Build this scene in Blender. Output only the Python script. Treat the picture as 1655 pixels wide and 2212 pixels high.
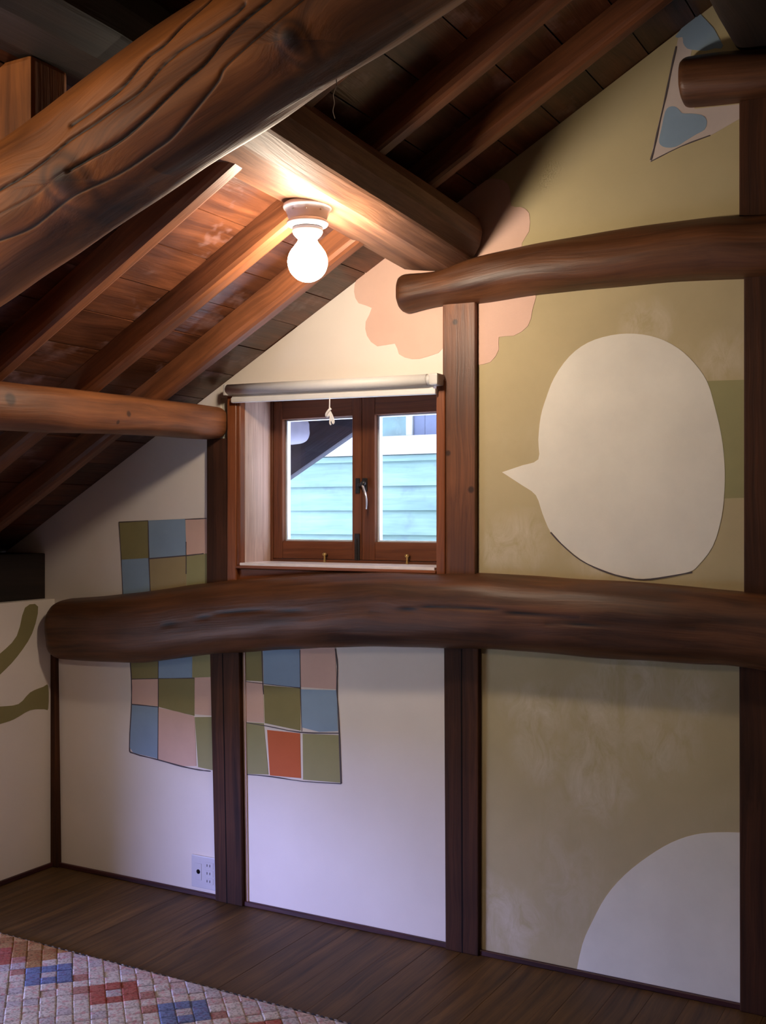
import bpy, bmesh, math, random
import numpy as np
from mathutils import Vector, noise

for o in list(bpy.data.objects):
    bpy.data.objects.remove(o)
scene = bpy.context.scene
COL = scene.collection
rnd = random.Random(7)

# ------------------------------------------------------------------ camera
cam_d = bpy.data.cameras.new('camera')
cam = bpy.data.objects.new('camera', cam_d)
COL.objects.link(cam)
cam.location = (0.0, -3.27, 1.41)
cam.rotation_euler = (math.radians(90), 0, math.radians(29.03))
cam_d.sensor_fit = 'AUTO'
cam_d.sensor_width = 36.0
cam_d.lens = 36.0 * 2384.0 / 2212.0
cam_d.shift_y = 12.0 / 2212.0
cam_d.clip_start = 0.02
scene.camera = cam

# ------------------------------------------------------------------ sky, lights, exposure
scene.view_settings.view_transform = 'Standard'
scene.view_settings.look = 'None'
scene.view_settings.gamma = 1.0
scene.view_settings.exposure = 0.0
scene.view_settings.use_curve_mapping = False

world = bpy.data.worlds.new('overcast_sky')
scene.world = world
world.use_nodes = True
world.node_tree.nodes['Background'].inputs[0].default_value = (0.66, 0.74, 1.0, 1)
world.node_tree.nodes['Background'].inputs[1].default_value = 12.0

BULB_COL = (1.0, 0.825, 0.63)
BULB_STRENGTH = 235.0


def area(name, loc, rot, sx, sy, power, col, spread=180):
    l = bpy.data.lights.new(name, 'AREA')
    l.shape = 'RECTANGLE'
    l.size, l.size_y = sx, sy
    l.energy = power
    l.color = col
    l.spread = math.radians(spread)
    o = bpy.data.objects.new(name, l)
    o.location = loc
    o.rotation_euler = [math.radians(a) for a in rot]
    COL.objects.link(o)
    return o


# patch of bright sky outside the low side window (window_2): its light comes in through the opening
area('daylight_sky', (-5.55, -5.1, 1.15), (80.5, 0, -33.0), 2.4, 0.85, 215.0, (0.38, 0.40, 1.0), 110)

# ------------------------------------------------------------------ measured outlines (metres)
PAINT = [
    ('painted_cloud','pink',[(-1.81,2.303),(-1.864,2.259),(-1.915,2.233),(-1.928,2.187),(-1.91,2.145),(-1.858,2.124),(-1.882,2.079),(-1.877,2.031),(-1.837,1.992),(-1.769,1.996),(-1.753,1.959),(-1.704,1.939),(-1.643,1.944),(-1.575,1.981),(-1.575,2.136),(-1.686,2.289)]),
    ('painted_cloud','pink',[(-1.487,2.128),(-1.487,1.901),(-1.467,1.903),(-1.419,1.91),(-1.39,1.948),(-1.39,1.988),(-1.339,1.988),(-1.292,2.014),(-1.276,2.064),(-1.279,2.137)]),
    ('painted_cloud','pink',[(-1.542,2.194),(-1.584,2.381),(-1.533,2.435),(-1.451,2.495),(-1.379,2.49),(-1.352,2.454),(-1.348,2.402),(-1.315,2.394),(-1.287,2.371),(-1.287,2.313),(-1.311,2.279),(-1.339,2.172)]),
    ('painted_patch','green',[(-0.771,1.809),(-0.622,1.805),(-0.622,1.467),(-0.731,1.464)]),
    ('painted_bubble','white',[(-1.379,1.555),(-1.307,1.576),(-1.256,1.593),(-1.256,1.654),(-1.248,1.727),(-1.23,1.784),(-1.203,1.847),(-1.154,1.909),(-1.095,1.947),(-1.022,1.964),(-0.95,1.963),(-0.88,1.945),(-0.819,1.91),(-0.771,1.862),(-0.734,1.805),(-0.712,1.73),(-0.694,1.649),(-0.685,1.568),(-0.685,1.488),(-0.694,1.407),(-0.718,1.327),(-0.758,1.272),(-0.785,1.251),(-0.853,1.236),(-0.922,1.226),(-0.993,1.232),(-1.065,1.254),(-1.124,1.286),(-1.177,1.328),(-1.215,1.364),(-1.242,1.422),(-1.264,1.48),(-1.307,1.51)]),
    ('painted_arch','white',[(-1.135,-0.011),(-1.112,0.096),(-1.08,0.173),(-1.036,0.258),(-0.979,0.331),(-0.908,0.397),(-0.839,0.448),(-0.771,0.481),(-0.705,0.497),(-0.635,0.506),(-0.635,-0.014)]),
    ('painted_triangle','pale',[(-0.815,2.838),(-0.903,2.473),(-0.812,2.504),(-0.718,2.524),(-0.64,2.557),(-0.64,2.597),(-0.771,2.607),(-0.785,2.752),(-0.765,2.843)]),
    ('painted_heart','blue',[(-0.857,2.613),(-0.845,2.626),(-0.828,2.624),(-0.816,2.613),(-0.806,2.6),(-0.785,2.596),(-0.751,2.586),(-0.738,2.573),(-0.735,2.559),(-0.742,2.541),(-0.765,2.532),(-0.798,2.517),(-0.825,2.505),(-0.853,2.507),(-0.871,2.518),(-0.875,2.534),(-0.867,2.569)]),
    ('painted_heart','blue',[(-0.755,2.882),(-0.689,2.776),(-0.712,2.773),(-0.738,2.771),(-0.765,2.778),(-0.792,2.788),(-0.804,2.808),(-0.806,2.825),(-0.827,2.831)]),
    ('painted_square','olive',[(-2.994,1.392),(-2.846,1.398),(-2.842,1.255),(-2.982,1.247)]),
    ('painted_square','blue',[(-2.846,1.399),(-2.666,1.405),(-2.661,1.267),(-2.842,1.254)]),
    ('painted_square','pink',[(-2.664,1.403),(-2.552,1.407),(-2.552,1.278),(-2.659,1.267)]),
    ('painted_square','blue',[(-2.98,1.246),(-2.846,1.254),(-2.835,1.101),(-2.975,1.089)]),
    ('painted_square','tan',[(-2.84,1.254),(-2.661,1.266),(-2.661,1.128),(-2.835,1.113)]),
    ('painted_square','green',[(-2.659,1.267),(-2.552,1.278),(-2.552,1.132),(-2.659,1.128)]),
    ('painted_square','olive',[(-2.937,0.876),(-2.798,0.888),(-2.798,0.796),(-2.933,0.783)]),
    ('painted_square','blue',[(-2.796,0.894),(-2.633,0.912),(-2.633,0.81),(-2.796,0.796)]),
    ('painted_square','green',[(-2.631,0.912),(-2.535,0.918),(-2.535,0.82),(-2.631,0.81)]),
    ('painted_square','pink',[(-2.93,0.782),(-2.798,0.793),(-2.798,0.69),(-2.928,0.688)]),
    ('painted_square','olive',[(-2.794,0.795),(-2.622,0.807),(-2.622,0.668),(-2.699,0.676),(-2.794,0.687)]),
    ('painted_square','pink',[(-2.62,0.811),(-2.531,0.819),(-2.531,0.676),(-2.62,0.674)]),
    ('painted_square','blue',[(-2.93,0.685),(-2.798,0.685),(-2.798,0.489),(-2.921,0.499),(-2.94,0.519)]),
    ('painted_square','pink',[(-2.796,0.683),(-2.699,0.677),(-2.624,0.665),(-2.62,0.644),(-2.613,0.481),(-2.677,0.474),(-2.796,0.487)]),
    ('painted_square','green',[(-2.62,0.663),(-2.527,0.672),(-2.522,0.473),(-2.604,0.478)]),
    ('painted_square','olive',[(-2.425,0.933),(-2.312,0.946),(-2.31,0.819),(-2.425,0.816)]),
    ('painted_square','blue',[(-2.31,0.946),(-2.15,0.962),(-2.15,0.809),(-2.306,0.811)]),
    ('painted_square','pink',[(-2.148,0.962),(-2.006,0.97),(-1.997,0.814),(-2.146,0.811)]),
    ('painted_square','pink',[(-2.425,0.813),(-2.31,0.814),(-2.306,0.671),(-2.425,0.667)]),
    ('painted_square','olive',[(-2.306,0.806),(-2.15,0.806),(-2.148,0.657),(-2.302,0.67)]),
    ('painted_square','blue',[(-2.146,0.803),(-1.997,0.811),(-1.993,0.67),(-2.069,0.66),(-2.142,0.669)]),
    ('painted_square','green',[(-2.425,0.664),(-2.306,0.668),(-2.285,0.486),(-2.425,0.474)]),
    ('painted_square','red',[(-2.291,0.646),(-2.15,0.647),(-2.146,0.489),(-2.279,0.484)]),
    ('painted_square','green',[(-2.139,0.647),(-1.989,0.656),(-1.982,0.492),(-2.137,0.485)]),
]
LINES = [
    (0.0032,[(-2.937,0.858),(-2.93,0.778),(-2.93,0.685),(-2.94,0.522),(-2.921,0.497),(-2.798,0.485),(-2.677,0.472),(-2.6,0.468),(-2.546,0.469)]),
    (0.0036,[(-2.004,0.955),(-1.995,0.893),(-1.997,0.813),(-1.989,0.701),(-1.98,0.49)]),
    (0.0024,[(-2.412,0.474),(-2.285,0.48),(-2.137,0.479),(-1.98,0.489)]),
    (0.0024,[(-2.796,0.876),(-2.796,0.682),(-2.798,0.487)]),
    (0.002,[(-2.933,0.783),(-2.796,0.795),(-2.622,0.809)]),
    (0.0024,[(-2.93,0.686),(-2.796,0.687)]),
    (0.0028,[(-2.314,0.931),(-2.31,0.809),(-2.306,0.773)]),
    (0.002,[(-2.41,0.814),(-2.31,0.811),(-2.15,0.808)]),
    (0.0024,[(-2.408,0.665),(-2.295,0.66),(-2.148,0.651),(-1.989,0.663)]),
    (0.002,[(-2.15,0.942),(-2.148,0.809),(-2.142,0.655)]),
    (0.0024,[(-2.994,1.392),(-2.982,1.247),(-2.973,1.1)]),
    (0.0024,[(-2.994,1.392),(-2.846,1.398)]),
    (0.0032,[(-2.846,1.396),(-2.842,1.254),(-2.835,1.119)]),
    (0.0028,[(-2.842,1.252),(-2.661,1.267),(-2.578,1.276)]),
    (0.0032,[(-2.661,1.319),(-2.661,1.198)]),
    (0.0024,[(-2.666,1.403),(-2.565,1.407)]),
    (0.0028,[(-1.215,1.364),(-1.177,1.325),(-1.12,1.28),(-1.051,1.249),(-0.986,1.231),(-0.922,1.224),(-0.853,1.234),(-0.778,1.25)]),
    (0.0032,[(-0.824,2.801),(-0.839,2.736),(-0.856,2.657),(-0.875,2.578),(-0.89,2.511),(-0.9,2.477)]),
    (0.002,[(-0.9,2.473),(-0.812,2.503),(-0.725,2.522)]),
]
STROKES = [
    [(-0.156,1.055),(-0.198,0.948),(-0.281,0.888),(-0.369,0.849),(-0.369,0.761),(-0.281,0.808),(-0.198,0.866),(-0.12,0.951),(-0.089,1.055)],
    [(-0.369,0.692),(-0.281,0.685),(-0.189,0.681),(-0.13,0.718),(-0.062,0.731),(-0.035,0.731),(-0.035,0.641),(-0.057,0.641),(-0.13,0.648),(-0.212,0.625),(-0.281,0.618),(-0.369,0.613)],
]
CURVED = [(-3.29,0.962,0.119),(-3.15,0.968,0.124),(-3.0,0.978,0.129),(-2.85,0.992,0.133),(-2.7,1.012,0.134),(-2.55,1.033,0.132),(-2.4,1.052,0.131),(-2.25,1.068,0.13),(-2.1,1.081,0.129),(-1.95,1.091,0.127),(-1.8,1.1,0.124),(-1.65,1.105,0.12),(-1.5,1.109,0.119),(-1.35,1.109,0.117),(-1.2,1.106,0.115),(-1.05,1.102,0.114),(-0.9,1.098,0.113),(-0.75,1.094,0.11),(-0.6,1.09,0.107)]
CURVED_CRACKS = [
    [(-2.677,1.012),(-2.505,1.049),(-2.361,1.076),(-2.163,1.091),(-1.975,1.095),(-1.903,1.101)],
    [(-1.796,1.103),(-1.675,1.114),(-1.542,1.128),(-1.383,1.127),(-1.26,1.118),(-1.083,1.111)],
    [(-1.185,1.09),(-0.971,1.093),(-0.743,1.091)],
]
TIE = [(-1.73,2.153,0.066),(-1.6,2.159,0.056),(-1.45,2.175,0.072),(-1.3,2.186,0.077),(-1.15,2.19,0.08),(-1.0,2.189,0.082),(-0.85,2.189,0.085),(-0.7,2.184,0.088),(-0.55,2.174,0.086)]
STUB = [(-0.8,2.683,0.068),(-0.7,2.675,0.071),(-0.6,2.664,0.069),(-0.5,2.653,0.066)]
CLIMB = [(-1.95,1.966,0.131),(-1.85,2.006,0.132),(-1.75,2.045,0.132),(-1.65,2.082,0.131),(-1.55,2.119,0.13),(-1.45,2.154,0.128),(-1.35,2.188,0.125),(-1.25,2.221,0.122),(-1.15,2.253,0.118),(-1.05,2.284,0.114),(-0.95,2.313,0.109),(-0.85,2.341,0.103),(-0.75,2.368,0.096),(-0.65,2.394,0.089)]
CLIMB_CRACKS = [
    (0.0032,1,[(-1.501,2.137),(-1.478,2.146),(-1.416,2.169),(-1.367,2.19),(-1.314,2.225),(-1.273,2.242),(-1.234,2.268),(-1.187,2.295),(-1.163,2.317)]),
    (0.0027,1,[(-1.722,2.026),(-1.684,2.043),(-1.622,2.061),(-1.562,2.083),(-1.502,2.112),(-1.445,2.132),(-1.39,2.152),(-1.335,2.171),(-1.282,2.206),(-1.231,2.229),(-1.181,2.243),(-1.132,2.26),(-1.104,2.274)]),
    (0.0031,1,[(-1.516,2.057),(-1.498,2.065),(-1.458,2.079),(-1.42,2.09),(-1.37,2.108),(-1.319,2.131),(-1.28,2.152),(-1.236,2.176),(-1.195,2.196),(-1.153,2.226),(-1.108,2.251),(-1.066,2.27),(-1.039,2.283)]),
    (0.0026,0.7,[(-1.75,1.955),(-1.719,1.958),(-1.648,1.976),(-1.571,2.006),(-1.5,2.029),(-1.423,2.053),(-1.35,2.08),(-1.302,2.098),(-1.251,2.123),(-1.214,2.143),(-1.177,2.166),(-1.158,2.184),(-1.116,2.206),(-1.067,2.23),(-1.019,2.253),(-0.982,2.271)]),
    (0.0018,0.5,[(-1.695,2.0),(-1.605,2.026),(-1.545,2.048),(-1.51,2.059)]),
    (0.003,0.5,[(-0.855,2.237),(-0.899,2.222),(-0.972,2.198),(-1.036,2.176),(-1.099,2.155),(-1.203,2.117),(-1.285,2.087),(-1.366,2.058)]),
]
CLIMB_KNOTS = [(0.03,-1.529,2.042),(0.018,-1.027,2.207)]


ROOF_A, ROOF_B, ROOF_X0, RIDGE_X = 1.378, 0.563, -3.42, -0.555


def roof(x):
    if x > RIDGE_X:
        x = 2 * RIDGE_X - x
    return ROOF_A + ROOF_B * (x - ROOF_X0)


# ------------------------------------------------------------------ node helpers
def new_mat(name):
    m = bpy.data.materials.new(name)
    m.use_nodes = True
    nt = m.node_tree
    b = nt.nodes['Principled BSDF']
    return m, nt, b


def N(nt, typ, **kw):
    n = nt.nodes.new(typ)
    for k, v in kw.items():
        if k.startswith('i_'):
            key = k[2:]
            key = int(key) if key.isdigit() else key.replace('_', ' ')
            n.inputs[key].default_value = v
        else:
            setattr(n, k, v)
    return n


def ramp(nt, fac, stops):
    r = N(nt, 'ShaderNodeValToRGB')
    e = r.color_ramp.elements
    while len(e) < len(stops):
        e.new(0.5)
    for i, (p, c) in enumerate(stops):
        e[i].position = p
        e[i].color = (c, c, c, 1) if isinstance(c, (int, float)) else (*c[:3], 1)
    nt.links.new(fac, r.inputs[0])
    return r.outputs[0]


def mix(nt, fac, a, b, mode='MIX'):
    m = N(nt, 'ShaderNodeMix', data_type='RGBA', blend_type=mode)
    for s, v in ((m.inputs[0], fac), (m.inputs[6], a), (m.inputs[7], b)):
        if hasattr(v, 'links'):
            nt.links.new(v, s)
        elif isinstance(v, (int, float)):
            s.default_value = v if s.type == 'VALUE' else (v, v, v, 1)
        else:
            s.default_value = (*v[:3], 1)
    return m.outputs[2]


def maths(nt, op, a, b=0.0, clamp=False):
    m = N(nt, 'ShaderNodeMath', operation=op)
    m.use_clamp = clamp
    for s, v in ((m.inputs[0], a), (m.inputs[1], b)):
        if hasattr(v, 'links'):
            nt.links.new(v, s)
        else:
            s.default_value = v
    return m.outputs[0]


def wood(name, dark, light, along=1.3, across=26.0, rough=0.5, coat=0.0, blotch=0.35, bump=0.25, knots=(), spec=0.4,
         pale=None, pale_amt=0.0):
    m, nt, b = new_mat(name)
    at = N(nt, 'ShaderNodeAttribute', attribute_name='grain')
    oi = N(nt, 'ShaderNodeObjectInfo')
    off = N(nt, 'ShaderNodeVectorMath', operation='SCALE')
    off.inputs[0].default_value = (3.1, 7.7, 5.3)
    nt.links.new(oi.outputs['Random'], off.inputs['Scale'])
    add = N(nt, 'ShaderNodeVectorMath', operation='ADD')
    nt.links.new(at.outputs['Vector'], add.inputs[0])
    nt.links.new(off.outputs[0], add.inputs[1])
    v0 = add.outputs[0]
    # slow wander of the grain
    wn = N(nt, 'ShaderNodeTexNoise', i_Scale=2.2, i_Detail=2.0)
    nt.links.new(v0, wn.inputs['Vector'])
    ws = N(nt, 'ShaderNodeVectorMath', operation='SCALE', i_Scale=0.05)
    nt.links.new(wn.outputs['Color'], ws.inputs[0])
    wa = N(nt, 'ShaderNodeVectorMath', operation='ADD')
    nt.links.new(v0, wa.inputs[0])
    nt.links.new(ws.outputs[0], wa.inputs[1])
    mp = N(nt, 'ShaderNodeMapping')
    mp.inputs['Scale'].default_value = (along, across, across)
    nt.links.new(wa.outputs[0], mp.inputs['Vector'])
    n1 = N(nt, 'ShaderNodeTexNoise', i_Scale=1.0, i_Detail=5.0, i_Roughness=0.62, i_Distortion=0.6)
    nt.links.new(mp.outputs[0], n1.inputs['Vector'])
    mp2 = N(nt, 'ShaderNodeMapping')
    mp2.inputs['Scale'].default_value = (along * 3, across * 6, across * 6)
    nt.links.new(wa.outputs[0], mp2.inputs['Vector'])
    n2 = N(nt, 'ShaderNodeTexNoise', i_Scale=1.0, i_Detail=3.0, i_Roughness=0.6)
    nt.links.new(mp2.outputs[0], n2.inputs['Vector'])
    mid = [0.5 * (x + y) for x, y in zip(dark, light)]
    col = ramp(nt, n1.outputs['Fac'], [(0.28, dark), (0.5, mid), (0.72, light)])
    fine = ramp(nt, n2.outputs['Fac'], [(0.3, 0.62), (0.6, 1.0)])
    col = mix(nt, 0.55, col, fine, 'MULTIPLY')
    n3 = N(nt, 'ShaderNodeTexNoise', i_Scale=3.2, i_Detail=3.0)
    nt.links.new(v0, n3.inputs['Vector'])
    bl = ramp(nt, n3.outputs['Fac'], [(0.35, 1.0 - blotch), (0.65, 1.0 + 0.0)])
    col = mix(nt, 1.0, col, bl, 'MULTIPLY')
    rv = ramp(nt, oi.outputs['Random'], [(0.0, 0.86), (1.0, 1.0)])
    col = mix(nt, 1.0, col, rv, 'MULTIPLY')
    if pale is not None:
        n4 = N(nt, 'ShaderNodeTexNoise', i_Scale=5.5, i_Detail=4.0, i_Roughness=0.65)
        nt.links.new(v0, n4.inputs['Vector'])
        pm = ramp(nt, n4.outputs['Fac'], [(0.56, 0.0), (0.72, pale_amt)])
        col = mix(nt, pm, col, pale)
    geo = N(nt, 'ShaderNodeNewGeometry')
    for (kx, ky, kz, kr) in knots:
        d = N(nt, 'ShaderNodeVectorMath', operation='DISTANCE')
        nt.links.new(geo.outputs['Position'], d.inputs[0])
        d.inputs[1].default_value = (kx, ky, kz)
        f = maths(nt, 'DIVIDE', d.outputs['Value'], kr)
        f = ramp(nt, f, [(0.55, 0.85), (1.0, 0.0)])
        col = mix(nt, f, col, [c * 0.25 for c in dark])
    ck = N(nt, 'ShaderNodeAttribute', attribute_name='crack')
    col = mix(nt, ck.outputs['Fac'], col, (0.006, 0.005, 0.006))
    nt.links.new(col, b.inputs['Base Color'])
    b.inputs['Roughness'].default_value = rough
    b.inputs['Coat Weight'].default_value = coat
    b.inputs['Coat Roughness'].default_value = 0.35
    b.inputs['Specular IOR Level'].default_value = spec
    h = maths(nt, 'ADD', n1.outputs['Fac'], n2.outputs['Fac'])
    bp = N(nt, 'ShaderNodeBump', i_Strength=bump, i_Distance=0.004)
    nt.links.new(h, bp.inputs['Height'])
    nt.links.new(bp.outputs[0], b.inputs['Normal'])
    return m


def plaster(name, col, var=0.06, rough=0.9, smear=None, smear_amt=0.0, scale=2.3, patches=()):
    m, nt, b = new_mat(name)
    tc = N(nt, 'ShaderNodeNewGeometry')
    p = tc.outputs['Position']
    n = N(nt, 'ShaderNodeTexNoise', i_Scale=4.0, i_Detail=6.0, i_Roughness=0.6)
    nt.links.new(p, n.inputs['Vector'])
    f = ramp(nt, n.outputs['Fac'], [(0.3, 1.0 - var), (0.7, 1.0)])
    c = mix(nt, 1.0, col, f, 'MULTIPLY')
    if smear is not None:
        a = N(nt, 'ShaderNodeTexNoise', i_Scale=scale, i_Detail=2.0)
        nt.links.new(p, a.inputs['Vector'])
        mp = N(nt, 'ShaderNodeMapping')
        mp.inputs['Rotation'].default_value = (0, math.radians(-48), 0)
        mp.inputs['Scale'].default_value = (15, 1, 8)
        nt.links.new(p, mp.inputs['Vector'])
        s = N(nt, 'ShaderNodeTexNoise', i_Scale=1.0, i_Detail=4.0, i_Roughness=0.7, i_Distortion=0.8)
        nt.links.new(mp.outputs[0], s.inputs['Vector'])
        fa = ramp(nt, a.outputs['Fac'], [(0.50, 0.0), (0.72, 0.45 if patches else 1.0)])
        for (px, py, pz, pr) in patches:
            d = N(nt, 'ShaderNodeVectorMath', operation='DISTANCE')
            nt.links.new(p, d.inputs[0])
            d.inputs[1].default_value = (px, py, pz)
            q = maths(nt, 'DIVIDE', d.outputs['Value'], pr)
            wob = maths(nt, 'ADD', q, maths(nt, 'MULTIPLY', maths(nt, 'SUBTRACT', n.outputs['Fac'], 0.5), 1.6))
            fa = maths(nt, 'MAXIMUM', fa, ramp(nt, wob, [(0.35, 1.0), (1.1, 0.0)]))
        fs = ramp(nt, s.outputs['Fac'], [(0.34, 0.0), (0.74, smear_amt)])
        f2 = mix(nt, 1.0, fa, fs, 'MULTIPLY')
        c = mix(nt, f2, c, smear)
    nt.links.new(c, b.inputs['Base Color'])
    b.inputs['Roughness'].default_value = rough
    b.inputs['Specular IOR Level'].default_value = 0.2
    g = N(nt, 'ShaderNodeTexNoise', i_Scale=160.0, i_Detail=3.0)
    nt.links.new(p, g.inputs['Vector'])
    bp = N(nt, 'ShaderNodeBump', i_Strength=0.12, i_Distance=0.002)
    nt.links.new(g.outputs['Fac'], bp.inputs['Height'])
    nt.links.new(bp.outputs[0], b.inputs['Normal'])
    return m


def plain(name, col, rough=0.5, metal=0.0, var=0.1, scale=30.0, spec=0.5):
    m, nt, b = new_mat(name)
    tc = N(nt, 'ShaderNodeTexCoord')
    n = N(nt, 'ShaderNodeTexNoise', i_Scale=scale, i_Detail=3.0)
    nt.links.new(tc.outputs['Object'], n.inputs['Vector'])
    f = ramp(nt, n.outputs['Fac'], [(0.3, 1.0 - var), (0.7, 1.0)])
    c = mix(nt, 1.0, col, f, 'MULTIPLY')
    nt.links.new(c, b.inputs['Base Color'])
    b.inputs['Roughness'].default_value = rough
    b.inputs['Metallic'].default_value = metal
    b.inputs['Specular IOR Level'].default_value = spec
    return m


def glow(name, col, strength):
    m, nt, b = new_mat(name)
    b.inputs['Base Color'].default_value = (0.9, 0.9, 0.9, 1)
    b.inputs['Emission Color'].default_value = (*col, 1)
    b.inputs['Emission Strength'].default_value = strength
    return m


def glass(name, tint=(1, 1, 1), gloss=0.06):
    m = bpy.data.materials.new(name)
    m.use_nodes = True
    nt = m.node_tree
    nt.nodes.remove(nt.nodes['Principled BSDF'])
    out = nt.nodes['Material Output']
    t = N(nt, 'ShaderNodeBsdfTransparent')
    t.inputs[0].default_value = (*tint, 1)
    g = N(nt, 'ShaderNodeBsdfGlossy')
    g.inputs['Roughness'].default_value = 0.02
    lw = N(nt, 'ShaderNodeLayerWeight')
    p5 = maths(nt, 'POWER', lw.outputs['Facing'], 5.0)
    fac = maths(nt, 'ADD', maths(nt, 'MULTIPLY', p5, 0.9), 0.03, True)
    mx = N(nt, 'ShaderNodeMixShader')
    nt.links.new(fac, mx.inputs[0])
    nt.links.new(t.outputs[0], mx.inputs[1])
    nt.links.new(g.outputs[0], mx.inputs[2])
    nt.links.new(mx.outputs[0], out.inputs['Surface'])
    return m


# ------------------------------------------------------------------ materials
M = {}
M['log'] = wood('stained_log', (0.050, 0.017, 0.007), (0.21, 0.078, 0.028), across=22, rough=0.48,
                knots=[(-0.762, -0.095, 2.115, 0.013), (-1.174, -0.095, 2.105, 0.010), (-1.10, -0.12, 1.02, 0.016)])
M['climb'] = wood('old_pine_log', (0.10, 0.028, 0.007), (0.55, 0.185, 0.042), along=1.1, across=16, rough=0.6, blotch=0.55, bump=0.3)
M['post'] = wood('stained_post', (0.075, 0.022, 0.009), (0.27, 0.095, 0.034), along=0.8, across=30, rough=0.45, bump=0.15,
                 knots=[(-1.535, -0.02, 2.045, 0.012), (-1.478, -0.02, 1.50, 0.014), (-1.56, -0.02, 1.62, 0.012), (-0.60, -0.02, 1.745, 0.012), (-0.59, -0.02, 1.54, 0.012)])
M['post_dark'] = wood('dark_post', (0.030, 0.011, 0.006), (0.115, 0.040, 0.016), along=0.8, across=34, rough=0.7, bump=0.2, spec=0.2)
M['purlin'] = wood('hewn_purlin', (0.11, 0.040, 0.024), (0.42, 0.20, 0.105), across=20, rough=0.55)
M['left_purlin'] = wood('orange_purlin', (0.10, 0.032, 0.014), (0.36, 0.13, 0.045), across=20, rough=0.5,
                        knots=[(-2.446, -1.044, 1.746, 0.024), (-2.446, -0.557, 1.744, 0.013), (-2.446, -0.604, 1.714, 0.009), (-2.446, -0.578, 1.792, 0.010)])
M['rafter'] = wood('rafter_wood', (0.085, 0.026, 0.011), (0.30, 0.105, 0.040), across=24, rough=0.5, bump=0.15)
M['board'] = wood('roof_board', (0.050, 0.016, 0.009), (0.20, 0.068, 0.030), along=2.0, across=22, rough=0.29, blotch=0.5, pale=(0.30, 0.19, 0.19), pale_amt=0.6)
M['floor'] = wood('floor_board', (0.038, 0.018, 0.006), (0.18, 0.088, 0.024), along=1.4, across=40, rough=0.6, bump=0.1, blotch=0.3)
M['skirting'] = wood('dark_red_strip', (0.03, 0.007, 0.008), (0.10, 0.022, 0.020), rough=0.5)
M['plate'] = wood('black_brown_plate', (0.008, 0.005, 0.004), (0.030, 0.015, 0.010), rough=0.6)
M['casing'] = wood('orange_casing', (0.17, 0.045, 0.014), (0.34, 0.105, 0.035), along=0.8, across=36, rough=0.4, bump=0.08, blotch=0.15)
M['sash'] = wood('red_brown_sash', (0.10, 0.030, 0.013), (0.23, 0.075, 0.028), along=0.8, across=40, rough=0.4, bump=0.08, blotch=0.15)
M['reveal'] = wood('pale_reveal', (0.55, 0.35, 0.27), (0.80, 0.57, 0.46), along=0.8, across=30, rough=0.5, bump=0.05, blotch=0.15)
M['sill'] = plain('sill_paint', (0.86, 0.78, 0.76), 0.25)
M['white'] = plaster('white_plaster', (0.80, 0.71, 0.62))
SMEARS = [(-1.266, 0.0, 0.800, 0.13), (-0.985, 0.0, 0.871, 0.19), (-1.061, 0.0, 0.625, 0.16), (-0.884, 0.0, 0.735, 0.16), (-1.379, 0.0, 0.133, 0.17),
          (-1.266, 0.0, 0.668, 0.12), (-0.772, 0.0, 0.899, 0.10), (-1.330, 0.0, 1.333, 0.13), (-0.695, 0.0, 1.868, 0.09), (-1.045, 0.0, 1.305, 0.13), (-0.912, 0.0, 1.985, 0.10), (-1.394, 0.0, 1.32, 0.08)]
M['tan'] = plaster('tan_paint', (0.50, 0.41, 0.235), 0.12, smear=(0.68, 0.59, 0.46), smear_amt=0.8, patches=SMEARS)
M['tan_top'] = plaster('tan_paint_smooth', (0.52, 0.43, 0.24), 0.10, smear=(0.62, 0.54, 0.36), smear_amt=0.25)
M['base'] = plaster('plaster_core', (0.6, 0.55, 0.45))
PAINTC = {'pink': (0.72, 0.475, 0.375), 'green': (0.34, 0.31, 0.15), 'olive': (0.27, 0.23, 0.10), 'blue': (0.28, 0.38, 0.48),
          'tan': (0.38, 0.29, 0.15), 'red': (0.58, 0.14, 0.055), 'white': (0.82, 0.77, 0.66), 'pale': (0.62, 0.52, 0.46)}
for k, c in PAINTC.items():
    M['p_' + k] = plaster('paint_' + k, c, 0.14)
M['pencil'] = plain('dark_outline', (0.09, 0.07, 0.075), 0.9)
M['blind'] = plain('blind_fabric', (0.72, 0.70, 0.68), 0.5, var=0.05)
M['blind_cap'] = plain('blind_plastic', (0.60, 0.58, 0.55), 0.3)
M['cord'] = plain('white_cord', (0.85, 0.82, 0.80), 0.8)
M['ceramic'] = plain('white_ceramic', (0.88, 0.87, 0.92), 0.15, var=0.02)
M['bulb'] = glow('lit_bulb', BULB_COL, BULB_STRENGTH)
M['bulb_dim'] = glow('lit_bulb_weaker', BULB_COL, BULB_STRENGTH * 0.72)
M['iron'] = plain('dark_iron', (0.05, 0.045, 0.045), 0.4, 0.6)
M['steel'] = plain('worn_steel', (0.55, 0.52, 0.50), 0.3, 0.9)
M['brass'] = plain('brass', (0.55, 0.38, 0.14), 0.3, 0.9)
M['glass'] = glass('window_glass', (0.97, 0.99, 1.0))
M['bead'] = plain('skylit_bead_tone', (0.7, 0.7, 0.72), 0.5)  # pale tone stands for sash edges lit by the sky outside
M['plastic'] = plain('outlet_plastic', (0.58, 0.55, 0.56), 0.4, var=0.04)
M['slot'] = plain('dark_slot', (0.010, 0.008, 0.008), 0.9, spec=0.1)
M['siding'] = wood('pale_siding', (0.080, 0.142, 0.123), (0.125, 0.196, 0.168), along=1.2, across=10, rough=0.7, blotch=0.12, bump=0.1, pale=(0.055, 0.082, 0.10), pale_amt=0.6)
M['nb_white'] = plain('neighbour_trim', (0.20, 0.20, 0.19), 0.6)
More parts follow.
